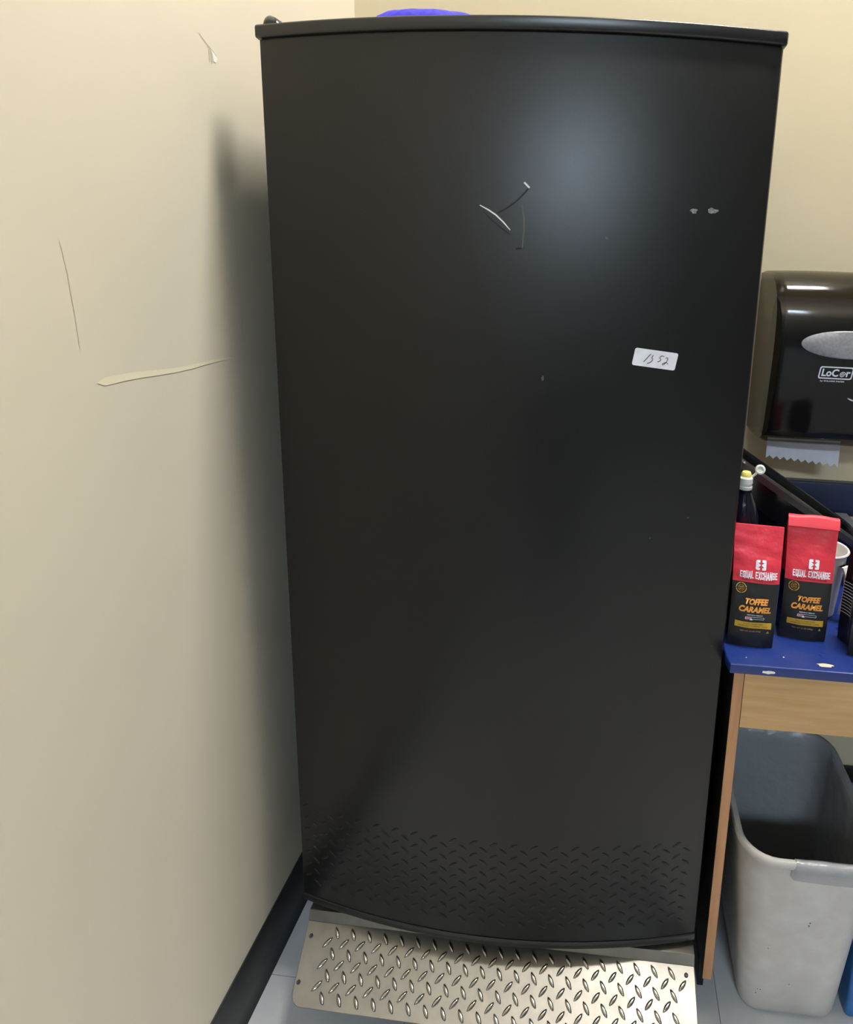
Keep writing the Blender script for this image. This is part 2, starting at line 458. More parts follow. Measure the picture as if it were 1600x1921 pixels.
# scratches, a painted shadow, scrapes and residue on the door
def dpts(*a): return [on_door(x, z, .0009) for x, z in a]
def scr(pts, wd, mat, off=.0009): return link('scratch', strokes([pts], wd, lambda a, b: on_door(a, b, off)), M[mat], door, smooth=False)
scr([(.3975, 1.4456), (.410, 1.4395), (.4215, 1.4325), (.433, 1.4225), (.4434, 1.4114)], [.0012, .002, .0022, .002, .0012], 'scratch_white')
scr([(.403, 1.4375), (.415, 1.4255), (.428, 1.416), (.4415, 1.4065)], .0016, 'scratch_dark')  # dark stroke paints the shadow that lies below the white stroke
scr([(.4254, 1.4362), (.437, 1.4425), (.452, 1.4535), (.4625, 1.464), (.4685, 1.4715)], .0019, 'scratch_dark')
scr([(.4622, 1.4790), (.4702, 1.4715)], .0026, 'scratch_white')
scr([(.4600, 1.4474), (.463, 1.43), (.4637, 1.412), (.4622, 1.392), (.4615, 1.386)], .0022, 'scratch_grey')
scr([(.4520, 1.3852), (.458, 1.3868), (.4615, 1.3868)], .0024, 'scratch_dark')
def blot(x, z, w_, h_, seed, mat='residue'):
    rr = random.Random(seed); pts = []
    for i in range(14):
        a = 2*math.pi*i/14; k = .65+.5*rr.random(); pts.append((x+w_/2*k*math.cos(a), z+h_/2*k*math.sin(a)))
    link('residue_mark', poly(pts, lambda a, b: on_door(a, b, .0007)), M[mat], door, smooth=False)
blot(.7105, 1.4485, .012, .008, 1); blot(.7385, 1.450, .016, .009, 2); blot(.498, 1.1935, .005, .009, 3, 'scratch_grey')
for i, (x, z, s) in enumerate([(.585, 1.405, .006), (.74, .97, .004), (.80, .735, .002), (.68, .935, .003)]): blot(x, z, s, s*.6, 10+i, 'scratch_grey')

# ------------------------------------------------------------------ blue cloth on the freezer
rings = []
cx, cy = .270, -.40
NS = 72
for k in range(14):
    t = k/13
    if t < .5: rad = .9+.1*math.sin(math.pi*t); z = FT+.0005+.050*t*2*.6
    else:
        q = (t-.5)*2; rad = math.cos(q*math.pi/2*.97)**.28; z = FT+.030+.037*math.sin(q*math.pi/2)
    ring = []
    for i in range(NS):
        a = 2*math.pi*i/NS
        rib = 1+.012*math.cos(a*36)*(1 if k < 11 else .3)+.03*noise.noise((math.cos(a)*2, math.sin(a)*2, t*2))
        ring.append((cx+.122*rad*rib*math.cos(a), cy+.10*rad*rib*math.sin(a), z+.003*noise.noise((math.cos(a)*3, math.sin(a)*3, t*3))*min(1, k/3)))
    rings.append(ring)
hat = empty('blue_fabric_bundle', (cx, cy, FT))
tag(hat, 'blue ribbed fabric bundle lying on top of the black freezer', 'fabric')
link('bundle_body', loft(rings), M['cloth'], hat, angle=80)
link('knot', lathe([(.001, -.006), (.006, -.004), (.008, .001), (.005, .006), (.001, .008)], (cx+.094, cy-.012, FT+.050), 14), M['cloth'], hat)

# ------------------------------------------------------------------ diamond tread platform
pf = empty('tread_plate_platform', (.443, -.35, FZ))
tag(pf, 'silver metal platform with diamond tread ramp under the black freezer', 'platform')
ZD = .092
PX0, PX1 = .0645, .8215
link('deck', box(PX0, PX1, -.600, -.03, ZD-.004, ZD, .001), M['steel'], pf)
link('base_frame', box(PX0+.05, PX1-.05, -.57, -.06, FZ, ZD-.0045, .002), M['steel_dark'], pf)
PY0, PZ0, SL = -.606, .0722, .42
def plate(x, y, h=0):
    nl = math.sqrt(1+SL*SL)
    return Vector((x, y-h*SL/nl, PZ0+SL*(y-PY0)+h/nl))
link('riser', mesh(*(lambda: ([(PX0, -.600, ZD-.0002), (PX1, -.600, ZD-.0002), (PX1, -.6065, PZ0+.0005), (PX0, -.6065, PZ0+.0005),
     (PX0, -.597, ZD-.0025), (PX1, -.597, ZD-.0025), (PX1, -.6035, PZ0-.0005), (PX0, -.6035, PZ0-.0005)],
     [(0, 1, 2, 3), (4, 7, 6, 5), (0, 4, 5, 1), (3, 2, 6, 7), (0, 3, 7, 4), (1, 5, 6, 2)]))()), M['steel'], pf, smooth=False)
PYF = -.728
pts = [(PX0, PY0), (PX1, PY0)]
for i in range(7):
    a = R(-90*i/6); pts.append((PX1-.02+.02*math.cos(a), PYF+.02+.02*math.sin(a)))
for i in range(7):
    a = R(-90-90*i/6); pts.append((PX0+.013+.022+.022*math.cos(a), PYF+.004+.022+.022*math.sin(a)))
tread = link('tread_plate', prism(pts, -.003, 0, .0006, plate, 1), M['steel'], pf)
pl = lug_mesh(.0235, .0082, .0030, M['lugsteel'])
nrm = Vector((0, -SL, 1)).normalized(); ty = Vector((0, 1, SL)).normalized()
ot = ORG[tread.name]
for k in range(8):
    y = -.6195-.0157*k*.955
    for c in range(23):
        x = .1283+.0325*c-(.0145 if k % 2 else 0)+.0012*k
        if x > PX1-.022 or y < PYF+.012: continue
        ang = R(50 if k % 2 else 122)
        ax = Vector((1, 0, 0))*math.cos(ang)+ty*math.sin(ang); ay = nrm.cross(ax)
        o = bpy.data.objects.new('tread_lug', pl); COL.objects.link(o); o.parent = tread
        m = Matrix((ax, ay, nrm)).transposed().to_4x4(); m.translation = plate(x, y)-ot
        o.matrix_basis = m
for x, y in ((.0793, -.6279), (.0835, -.6926), (.8056, -.6194), (.806, -.700)):
    p = plate(x, y)
    me = lathe([(.0038, 0), (.0038, .0008), (.0028, .0014), (.0006, .0009)], (0, 0, 0), 16)
    me.transform(Matrix((Vector((1, 0, 0)), ty, nrm)).transposed().to_4x4()); me.transform(Matrix.Translation(p))
    link('screw', me, M['screw'], tread)
for s in (PX0+.2, PX1-.2):
    me = prism([(s-.01, PY0-.004), (s+.01, PY0-.004), (s+.01, -.65), (s-.01, -.65)], 0, 1, 0)
    for v in me.vertices:
        v.co.z = FZ if v.co.z < .5 else plate(v.co.x, v.co.y, -.0032).z
    link('ramp_support', me, M['steel_dark'], pf)

# ------------------------------------------------------------------ counter
ZC = .719; YC = -.612
fr = empty('counter_frame', (1.5, -.3, FZ))
tag(fr, 'maple wood frame with end panel and apron carrying the blue worktop', 'counter frame')
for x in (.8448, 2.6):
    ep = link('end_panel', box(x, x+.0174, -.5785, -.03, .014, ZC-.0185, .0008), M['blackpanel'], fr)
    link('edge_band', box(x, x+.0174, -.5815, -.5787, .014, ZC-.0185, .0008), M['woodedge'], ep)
link('apron', box(.8632, 2.599, -.581, -.562, ZC-.0185-.1244, ZC-.0185, .0008), M['wood'], fr)
link('back_rail', box(.8632, 2.599, -.05, -.031, ZC-.14, ZC-.0185, .001), M['wood'], fr)
for x in (.8535, 2.6087):
    link('plinth', box(x-.006, x+.006, -.53, -.06, FZ, .0145, .001), M['rubber'], fr)
pts = [(.8262, YC+.022), (.8300, YC), (2.65, YC), (2.65, -.021), (.8275, -.021)]
wt = link('worktop', prism(pts, ZC-.0184, ZC, .003, None, 3), M['counter'])
tag(wt, 'blue laminate worktop with a chipped front edge beside the black freezer', 'worktop')
bs = link('backsplash', box(.8275, 2.65, -.0205, -.0005, ZC-.02, ZC+.141, .0015), M['backsplash'])
tag(bs, 'dark navy backsplash board along the wall behind the blue worktop', 'backsplash')
link('edge_strip', box(.8275, 2.65, -.0205, -.0008, ZC+.1412, ZC+.1442), M['navyedge'], bs)
def chipmark(c, wd, ht, fn, seed, parent=wt, mat='chip', name='chip_mark'):
    rr = random.Random(seed); pts = []
    for i in range(12):
        a = 2*math.pi*i/12; k = .65+.5*rr.random(); pts.append((c[0]+wd/2*k*math.cos(a), c[1]+ht/2*k*math.sin(a)))
    return link(name, poly(pts, fn), M[mat], parent, smooth=False)
chipmark((.9905, -.5945), .030, .010, lambda a, b: Vector((a, b, ZC+.0004)), 5, mat='beige')
chipmark((.893, ZC-.010), .022, .007, lambda a, b: Vector((a, YC-.0005, b)), 6)
chipmark((.86, -.590), .003, .002, lambda a, b: Vector((a, b, ZC+.0004)), 7)
chipmark((.925, -.58), .003, .003, lambda a, b: Vector((a, b, ZC+.0004)), 8)

# ------------------------------------------------------------------ coffee bags
def coffee_bag(name, cx, cy, yaw, Wd, H, hd, mat, flap=False, wr=1.0, seed=0):
    ca, sa = math.cos(yaw), math.sin(yaw)
    e = empty(name, (cx, cy, ZC))
    def L(a, b, h): return Vector((cx+ca*a-sa*b, cy+sa*a+ca*b, ZC+h))
    def half(h):
        t = h/H
        k = 1-max(0, (t-.35)/.65)**1.5
        return hd*k*(1-.12*max(0, 1-t/.1))+.0018
    def wid(h):
        t = h/H
        return Wd*(.96+.05*t-.03*math.sin(math.pi*min(1, t*1.1)))
    def front(a, h):
        s = 2*a/wid(h)
        q = .80+.20*(1-min(1, s*s))
        wv = wr*.0022*noise.noise((a*38+seed, h*30, seed))*(1-abs(s)**4)
        wv += wr*.0016*noise.noise((a*15+h*60+seed, h*12, 5+seed))
        return -half(h)*q-wv*min(1, (H-h)/.03)
    rings = []
    nh = 30; na = 16
    for k in range(nh+1):
        h = H*k/nh; w2 = wid(h)/2; r = []
        for j in range(na+1):
            a = -w2+2*w2*j/na; r.append(L(a, front(a, h), h))
        g = min(.010, half(h)*.35)
        for q, gi in ((-.5, .6), (0, 1), (.5, .6)): r.append(L(w2-g*gi, half(h)*.8*q*1.0, h))
        for j in range(na+1):
            a = w2-2*w2*j/na; r.append(L(a, half(h)*(.8+.2*(1-(a/w2)**2)), h))
        for q, gi in ((.5, .6), (0, 1), (-.5, .6)): r.append(L(-w2+g*gi, half(h)*.8*q, h))
        rings.append(r)
    body = link('bag_body', loft(rings), mat, e, angle=50)
    def fn(a, h, off=.0012): return L(a, front(a, h)-off, h)
    if flap:
        V = []; n = 12; w2 = wid(H)/2+.0005
        prof = [(.0025, -.006), (.001, .0005), (-.003, .0015), (-.008, -.003), (-.013, -.0175), (-.0137, -.0172)]
        for b, dh in prof:
            for j in range(n+1):
                a = -w2+2*w2*j/n
                V.append(L(a, b+.0012*noise.noise((a*40, dh*60, 2)), H+dh+.0016*math.sin(a*70+1)*(dh > -.004)))
        F_ = [(k*(n+1)+j, k*(n+1)+j+1, (k+1)*(n+1)+j+1, (k+1)*(n+1)+j) for k in range(len(prof)-1) for j in range(n)]
        link('folded_flap', mesh(V, F_), M['bag_red'], e, angle=60)
    return e, body, fn, L, half
def bag_print(e, fn, H, zs, sc=1.0):
    def at(a0, h0, off=.0012): return lambda a, b: fn(a0+a*sc, h0+b*sc, off)
    # emblem: white rounded square with an arrow cut through it
    em = []
    s = .0088
    a0, h0 = .006, zs+.0322
    left = [(-s, -s+.0015), (-s+.0015, -s), (-.0018, -s), (-.0018, -.0045), (-.0055, -.0045), (-.001, -.0008), (-.001, .0008), (-.0055, .0045), (-.0018, .0045), (-.0018, s), (-s+.0015, s), (-s, s-.0015)]
    bm_v = []
    o1 = at(a0, h0)
    me = mesh([o1(*p) for p in left]+[o1(-x, y) for x, y in left], [tuple(range(12)), tuple(range(12, 24))])
    link('emblem', me, M['white_print'], e, smooth=False)
    G = {'E': [[(.86, .1), (.14, .1), (.14, .9), (.86, .9)], [(.1, .5), (.75, .5)]], 'Q': [[(.14, .5), (.14, .9), (.86, .9), (.86, .1), (.14, .1), (.14, .5)], [(.6, .28), (.95, -.05)]],
         'U': [[(.14, 1), (.14, .1), (.86, .1), (.86, 1)]], 'A': [[(.05, 0), (.5, .95), (.95, 0)], [(.25, .3), (.75, .3)]], 'L': [[(.14, 1), (.14, .1), (.86, .1)]],
         'X': [[(.08, 0), (.92, 1)], [(.08, 1), (.92, 0)]], 'C': [[(.86, .68), (.86, .9), (.14, .9), (.14, .1), (.86, .1), (.86, .32)]], 'H': [[(.14, 0), (.14, 1)], [(.86, 0), (.86, 1)], [(.14, .5), (.86, .5)]],
         'N': [[(.14, 0), (.14, 1), (.86, 0), (.86, 1)]], 'G': [[(.86, .72), (.86, .9), (.14, .9), (.14, .1), (.86, .1), (.86, .48), (.55, .48)]]}
    o0 = at(.003, zs+.0080); st = []; xx = 0; lw, lh = .00395, .0125
    for ch in 'EQUAL EXCHANGE':
        if ch == ' ': xx += .0022; continue
        st += [[(-.0315+xx+x*lw, y*lh) for x, y in q] for q in G[ch]]; xx += lw+.00088
    V = []; F_ = []
    for q in st:
        for p0, p1 in zip(q[:-1], q[1:]):
            hz = abs(p1[0]-p0[0]) > abs(p1[1]-p0[1]); ww = .0021 if hz else .00135
            d0 = (Vector(p1)-Vector(p0)).normalized()*(.0006 if hz else .0009)
            v, f = ribbon([Vector(p0)-d0, Vector(p1)+d0], ww, o0); k = len(V); V += v; F_ += [tuple(i+k for i in f_) for f_ in f]
    link('lettering', mesh(V, F_), M['white_print'], e, smooth=False)
    link('small_lettering', text_mesh('FAIRLY TRADED COFFEE', .055, .0032, at(.003, zs+.0045), .01), M['darkred'], e, smooth=False)
    # gold ring seal
    n = 36; o2 = at(-.024, zs-.010)
    V = []; F_ = []
    for ra, rb in ((.0078, .0092), (.0045, .0052)):
        k0 = len(V)
        for i in range(n):
            a = 2*math.pi*i/n; V += [o2(ra*math.cos(a), ra*math.sin(a)), o2(rb*math.cos(a), rb*math.sin(a))]
        F_ += [(k0+2*i, k0+2*i+1, k0+2*((i+1) % n)+1, k0+2*((i+1) % n)) for i in range(n) if i % 9]
    k0 = len(V)
    for d in (-.0018, .0012):
        V += [o2(-.003, d-.0004), o2(.003, d+.0004), o2(.003, d+.0014), o2(-.003, d+.0006)]; F_.append((k0, k0+1, k0+2, k0+3)); k0 += 4
    link('gold_seal', mesh(V, F_), M['gold'], e, smooth=False)
    tl = R(4)
    link('flavour_lettering', text_mesh('TOFFEE', .040, .0118, at(.004, zs-.032), .05, .25), M['orange'], e, smooth=False)
    link('flavour_lettering', text_mesh('CARAMEL', .055, .0118, at(.002, zs-.0465), .05, .25), M['orange'], e, smooth=False)
    link('small_lettering', text_mesh('MEDIUM & VIBRANT', .027, .0022, at(.003, zs-.0575), .03), M['white_print'], e, smooth=False)
    fr_ = rrect(.0165, .0023, .001, 2); fi = rrect(.0158, .0016, .0007, 2); o3 = at(.003, zs-.0635)
    n3 = len(fr_)
    link('roast_gauge', mesh([o3(*p) for p in fr_]+[o3(*p) for p in fi], [(i, (i+1) % n3, n3+(i+1) % n3, n3+i) for i in range(n3)]), M['white_print'], e, smooth=False)
    link('gauge_fill', poly([(-.0158, -.0016), (-.006, -.0016), (-.006, .0016), (-.0158, .0016)], o3), M['pink'], e, smooth=False)
    link('gauge_pointer', poly([(-.0085, -.0035), (-.0035, -.0035), (-.006, .0005)], at(.003, zs-.0635, .0016)), M['white_print'], e, smooth=False)
    o4 = at(.0015, zs-.0765)
    V = []; 
    for i in range(9):
        a = -.0315+.063*i/8; V += [o4(a, -.0058), o4(a, .0058)]
    bn = link('gold_banner', mesh(V, [(2*i, 2*i+2, 2*i+3, 2*i+1) for i in range(8)]), M['goldband'], e, smooth=False)
    link('banner_lettering', text_mesh('LIGHTLY SWEETENED', .034, .0026, at(.0015, zs-.0742, .0016)), M['ink'], bn, smooth=False)
    link('banner_lettering', text_mesh('ARTIFICIALLY FLAVORED COFFEE', .050, .0026, at(.0015, zs-.0785, .0016)), M['ink'], bn, smooth=False)
    link('small_lettering', text_mesh('NET WT 12 OZ (340g)', .036, .003, at(-.002, zs-.0885), .01), M['gold'], e, smooth=False)
    link('small_lettering', poly([(.0255, -.002), (.0305, -.002), (.028, .003)], at(0, zs-.0885)), M['gold'], e, smooth=False)

b1, _, f1, L1, h1 = coffee_bag('coffee_bag', .8740, -.529, R(-4), .0815, .2175, .028, bag_mat('coffee_bag_foil', .1205), wr=1.5, seed=3)
tag(b1, 'coffee bag with a flat red top standing next to the black freezer', 'coffee bag', 'coffee bags on the blue worktop')
bag_print(b1, f1, .2175, .1205, .98)
b2, _, f2, L2, h2 = coffee_bag('coffee_bag', .9745, -.4935, R(-7), .084, .2275, .0265, bag_mat('coffee_bag_foil', .1135), flap=True, seed=9)
tag(b2, 'coffee bag with a folded-over red top standing in front of the white cup', 'coffee bag', 'coffee bags on the blue worktop')
bag_print(b2, f2, .2275, .1135, .98)
b3, _, f3, L3, h3 = coffee_bag('coffee_bag', 1.0805, -.5285, R(-2), .086, .222, .037, Mat('coffee_bag_black', rgb(22, 17, 19), .4).bump(55, .5, .003, 3).m, seed=5)
tag(b3, 'black coffee bag with rows of white print, cut off by the right edge', 'coffee bag', 'coffee bags on the blue worktop')
def side3(b, h): return L3(-.0430+min(.010, h3(h)*.35)*(1-abs(b)/(h3(h)*.8+1e-6))*.95-.0009, b, h)
ls = []
for k in range(11):
    h = .112-.0058*k; ls.append([(-.026+.052*i/8-.0, h+.004*math.sin(i/8*3)) for i in range(9)])
for k in range(2):
    h = .036-.006*k; ls.append([(-.026+.02*i/5, h) for i in range(6)])
link('print_lines', strokes(ls, .0011, lambda b, h: side3(b, h)), M['white_print'], b3, smooth=False)
link('red_mark', poly([(-.016, .134), (-.010, .152), (.004, .146), (.006, .128), (-.004, .120)], lambda b, h: side3(b, h)+Vector((-.0008, 0, 0))), M['redpatch'], b3, smooth=False)

# ------------------------------------------------------------------ white cup with a handle
CX, CY_ = 1.029, -.402
cup = empty('white_cup', (CX, CY_, ZC))
tag(cup, 'white plastic cup with a handle between two coffee bags', 'cup')
link('cup_body', lathe([(.032, .0005), (.034, .002), (.0445, .126), (.0475, .1285), (.0485, .131), (.047, .1335), (.0445, .1325), (.0435, .129), (.0325, .006), (.001, .005)], (CX, CY_, ZC), 48, True, True), M['white_plastic'], cup)
dr = Vector((.62, -.78, 0)).normalized(); sd = Vector((-dr.y, dr.x, 0))
hp = [(.040, .112, .008), (.052, .112, .009), (.058, .1, .0085), (.059, .08, .006), (.058, .055, .0055), (.056, .035, .006), (.055, .024, .0075), (.053, .017, .0065)]
V = []; F_ = []
for r_, z_, w_ in hp:
    c = Vector((CX, CY_, ZC+z_))+dr*r_
    V += [c+sd*w_, c-sd*w_, c-sd*w_-dr*.004, c+sd*w_-dr*.004]
for k in range(len(hp)-1):
    for i in range(4): F_.append((4*k+i, 4*k+(i+1) % 4, 4*k+4+(i+1) % 4, 4*k+4+i))
F_ += [(0, 1, 2, 3), tuple(4*(len(hp)-1)+i for i in (3, 2, 1, 0))]
link('handle', mesh(V, F_), M['white_plastic'], cup, angle=50)

# ------------------------------------------------------------------ squeeze bottle
bx_, by_ = .867, -.42
bt = empty('squeeze_bottle', (bx_, by_, ZC))
tag(bt, 'dark squeeze bottle with an open white and yellow flip cap', 'bottle')
link('bottle_body', lathe([(.030, .0005), (.033, .004), (.0345, .05), (.0345, .13), (.034, .172), (.029, .197), (.021, .22), (.0145, .235), (.0125, .242), (.012, .246)], (bx_, by_, ZC), 40), M['bottle'], bt)
cap = link('cap', lathe([(.0128, .2462), (.0132, .248), (.0132, .252), (.0123, .253), (.0123, .257), (.0132, .258), (.0130, .268), (.011, .2705)], (bx_, by_, ZC), 32), M['capwhite'], bt)
link('spout', lathe([(.0095, .2707), (.0095, .275), (.0075, .2795), (.003, .281)], (bx_, by_, ZC), 24), M['capyellow'], cap)
me = lathe([(.0005, -.0025), (.0085, -.002), (.0095, 0), (.0085, .0025), (.006, .003), (.0055, .0015), (.0005, .0015)], (0, 0, 0), 24)
me.transform(Matrix.Rotation(R(-35), 4, 'Y') @ Matrix.Rotation(R(72), 4, 'X')); me.transform(Matrix.Translation((bx_+.0235, by_-.004, ZC+.286)))
link('flip_lid', me, M['capwhite'], cap)
link('lid_hinge', tube([(bx_+.010, by_, ZC+.269), (bx_+.015, by_-.002, ZC+.275), (bx_+.019, by_-.003, ZC+.281)], .0025, 8), M['capwhite'], cap)

# ------------------------------------------------------------------ black tub tipped against the freezer
e1 = Vector((.8416, 0, -.5401)); e2 = Vector((-.5401, 0, -.8416)); ey = Vector((0, 1, 0))
T0 = Vector((.872, -.30, .9925))
LT, DT, YT = .372, .072, .20
tc_ = T0+e1*(LT/2)+ey*(YT/2)
def tub(a, b, d): return tc_+e1*a+ey*b+e2*d
tb = empty('black_tub', tub(0, 0, DT))
tag(tb, 'shallow glossy black plastic tub tipped up against the side of the freezer', 'tub')
rings = []
for hx, hy, d in ((LT/2-.028, YT/2-.028, DT), (LT/2-.022, YT/2-.022, DT-.004), (LT/2-.018, YT/2-.018, .012), (LT/2-.017, YT/2-.017, .004)):
    rings.append([tub(a, b, d) for a, b in rrect(hx, hy, .02)])
inner = [(LT/2-.019, YT/2-.019, .004), (LT/2-.020, YT/2-.020, .012), (LT/2-.025, YT/2-.025, DT-.006)]
for hx, hy, d in inner: rings.append([tub(a, b, d) for a, b in rrect(hx, hy, .019)])
link('tub_shell', loft(rings), M['blackgloss'], tb)
rings = []
for g_, d in ((-.0195, .006), (-.0195, .0005), (-.014, -.002), (-.003, -.001), (0, .003), (0, .016), (-.003, .016), (-.004, .006)):
    rings.append([tub(a, b, d) for a, b in rrect(LT/2+g_, YT/2+g_, .024)])
link('rim', loft(rings, False, False), M['rimgrey'], tb)
# small black box by the backsplash
bxk = empty('small_black_box', (1.2, -.08, ZC))
tag(bxk, 'small black box with a pale top edge against the navy backsplash', 'box')
link('box_body', box(1.158, 1.203, -.13, -.035, ZC+.0005, ZC+.066, .003), M['blackgloss'], bxk)
link('lid', box(1.156, 1.205, -.132, -.033, ZC+.0662, ZC+.071, .001), M['grey_oval'], bxk)
link('side_label', box(1.2032, 1.2245, -.125, -.04, ZC+.0005, ZC+.066, .001), M['beige'], bxk)

# ------------------------------------------------------------------ paper towel dispenser
DX0, DX1 = .948, 1.252
DM = (DX0+DX1)/2
dsp = empty('towel_dispenser', (DM, 0, .985))
tag(dsp, 'smoky black paper towel dispenser with a grey oval window on the back wall', 'dispenser')
# side profile (y out from the wall, z)
P = [(-.004, .988), (-.085, .986), (-.150, .990), (-.176, .998), (-.186, 1.012), (-.193, 1.05), (-.203, 1.12), (-.211, 1.19), (-.212, 1.25), (-.204, 1.295), (-.186, 1.333), (-.158, 1.357), (-.120, 1.369), (-.07, 1.372), (-.004, 1.373)]
def smoothp(P, n=3):
    for _ in range(n):
        Q = [P[0]]
        for a, b in zip(P[:-1], P[1:]): Q += [(.75*a[0]+.25*b[0], .75*a[1]+.25*b[1]), (.25*a[0]+.75*b[0], .25*a[1]+.75*b[1])]
        Q.append(P[-1]); P = Q
    return P
PS = smoothp(P, 2)
def crown(x): s = (x-DM)/((DX1-DX0)/2); return 1-.045*s*s
def cover_pt(x, y, z, inset=0):
    s = (x-DM)/((DX1-DX0)/2)
    return Vector((x, y*crown(x), z-.004*s*s*(z > 1.3)))
nx = 28; rings = []
yc_, zc_ = -.06, 1.18
for i in range(nx+1):
    x = DX0+(DX1-DX0)*i/nx
    d = min(x-DX0, DX1-x); k = 1-.045*(1-min(1, d/.014))**2
    rings.append([Vector((x, -.003+(p.y+.003)*k, zc_+(p.z-zc_)*(1-(1-k)*.6))) for p in (cover_pt(x, *q) for q in PS)])
link('cover', loft(rings), M['smoky'], dsp, angle=40)
Q = [(-.095, 1.0), (-.13, 1.0), (-.165, 1.02), (-.182, 1.10), (-.195, 1.18), (-.197, 1.24), (-.187, 1.275), (-.16, 1.302), (-.125, 1.315), (-.10, 1.29), (-.095, 1.25)]
link('mechanism', loft([[Vector((x, y, z)) for y, z in Q] for x in (DX0+.012, DX1-.012)]), M['mech'], dsp, angle=40)
def yfront(z):
    best = None
    for a, b in zip(PS[:-1], PS[1:]):
        if a[1] <= z <= b[1] and a[0] < -.12: 
            t = (z-a[1])/(b[1]-a[1]+1e-9); y = a[0]+t*(b[0]-a[0])
            if best is None or y < best: best = y
    return best if best is not None else -.2
def on_cover(x, z, off=.0012): return Vector((x, yfront(z)*crown(x)-off, z))
n = 40; V = [on_cover(DM, 1.2225, .0022)]; F_ = []
for k, sc in enumerate((.5, .93, 1.0)):
    for i in range(n):
        a = 2*math.pi*i/n; V.append(on_cover(DM+.1*sc*math.cos(a), 1.2225+.0295*sc*math.sin(a), (.0022, .0020, .0003)[k]))
F_ += [(0, 1+i, 1+(i+1) % n) for i in range(n)]
for k in range(2): F_ += [(1+k*n+i, 1+(k+1)*n+i, 1+(k+1)*n+(i+1) % n, 1+k*n+(i+1) % n) for i in range(n)]
link('oval_window', mesh(V, F_), M['grey_oval'], dsp)
LX, LZ = 1.0775, 1.1625
def lg(a, b): return on_cover(LX+a+.1*b, LZ+b)
o_ = rrect(.0345, .0135, .0045, 4); i_ = rrect(.0318, .0108, .003, 4); n3 = len(o_)
link('logo_frame', mesh([lg(*p) for p in o_]+[lg(*p) for p in i_], [(i, (i+1) % n3, n3+(i+1) % n3, n3+i) for i in range(n3)]), M['white_print'], dsp, smooth=False)
link('logo_lettering', text_mesh('LoC', .034, .0165, lambda a, b: lg(a-.0115, b+.0002), .03), M['white_print'], dsp, smooth=False)
link('logo_lettering', text_mesh('r', .0085, .0115, lambda a, b: lg(a+.0255, b-.0018), .03), M['white_print'], dsp, smooth=False)
sp = [(.0140+.0065*(1-t)*math.cos(t*13), -.0032+.0065*(1-t)*math.sin(t*13)) for t in [i/40 for i in range(38)]]
link('logo_spiral', strokes([sp], .0017, lambda a, b: lg(a, b)), M['white_print'], dsp, smooth=False)
link('small_lettering', text_mesh('by SOLARIS PAPER', .050, .0042, lambda a, b: lg(a-.003, b-.0185), .02), M['white_print'], dsp, smooth=False)
chipmark((1.118, 1.105), .016, .004, lambda a, b: on_cover(a, b-(a-1.118)*.45), 21, dsp, 'white_print', 'scrape')
chipmark((1.075, 1.012), .022, .005, lambda a, b: on_cover(a, b), 22, dsp, 'scratch_grey', 'scrape')
# hanging paper towel with a torn saw-tooth edge
pt = []
n = 10; xa, xb = .9735, 1.138
for i in range(2*n+1):
    t = i/(2*n); pt.append((xa+.001+(xb-xa)*t, .9435-.0135*t+(.0075 if i % 2 else 0)))
V = []; 
for off in (0, -.0006):
    V += [Vector((x, -.118+off+.003*math.sin((x-xa)*18), z)) for x, z in pt]
    V += [Vector((x+(-.001 if False else 0), -.115+off+.002*math.sin((x-xa)*18), .9925)) for x, z in pt]
m_ = 2*n+1; F_ = []
for i in range(m_-1):
    F_ += [(i, i+1, m_+i+1, m_+i), (2*m_+i, 3*m_+i, 3*m_+i+1, 2*m_+i+1), (i, 2*m_+i, 2*m_+i+1, i+1)]
F_ += [(0, m_, 3*m_, 2*m_), (m_-1, 3*m_-1, 4*m_-1, 2*m_-1)]
tw = link('paper_towel', mesh(V, F_), M['tissue'], None, (1.055, -.116, .99), smooth=False)
tag(tw, 'white paper towel with a saw-tooth edge hanging from the black dispenser', 'paper towel')

# ------------------------------------------------------------------ grey wastebasket with liner
BX, BY, BH = 1.004, -.462, .43
bn = empty('wastebasket', (BX, BY, FZ))
tag(bn, 'grey plastic wastebasket under the blue worktop beside the wood panel', 'wastebasket')
def bring(t, g=0, n=7):        # outer ring at height fraction t
    hx = .094+(.1215-.094)*t+g; hy = .122+(.175-.122)*t+g; r = .036+.026*t+g
    cx = BX+.0145*(1-t); cy = BY+.012*(1-t)
    return [(cx+a, cy+b) for a, b in rrect(hx, hy, max(r, .01), n)]
def ringz(t, g, z): return [Vector((x, y, FZ+z)) for x, y in bring(t, g)]
rings = [ringz(0, -.022, .0008), ringz(0, -.010, .002), ringz(0, -.003, .009), ringz(.03, -.0005, .02)]
for k in range(1, 9): t = .03+.93*k/8; rings.append(ringz(t, 0, BH*t))
rings += [ringz(.965, .003, BH*.967), ringz(.975, .0065, BH*.985), ringz(.985, .0065, BH*1.0), ringz(.99, .004, BH*1.008), ringz(.99, -.003, BH*1.008), ringz(.985, -.007, BH*.998)]
for t in (.96, .7, .4, .1, .03): rings.append(ringz(t, -.0045, BH*t+.003))
link('bin_body', loft(rings), M['binplastic'], bn, angle=50)
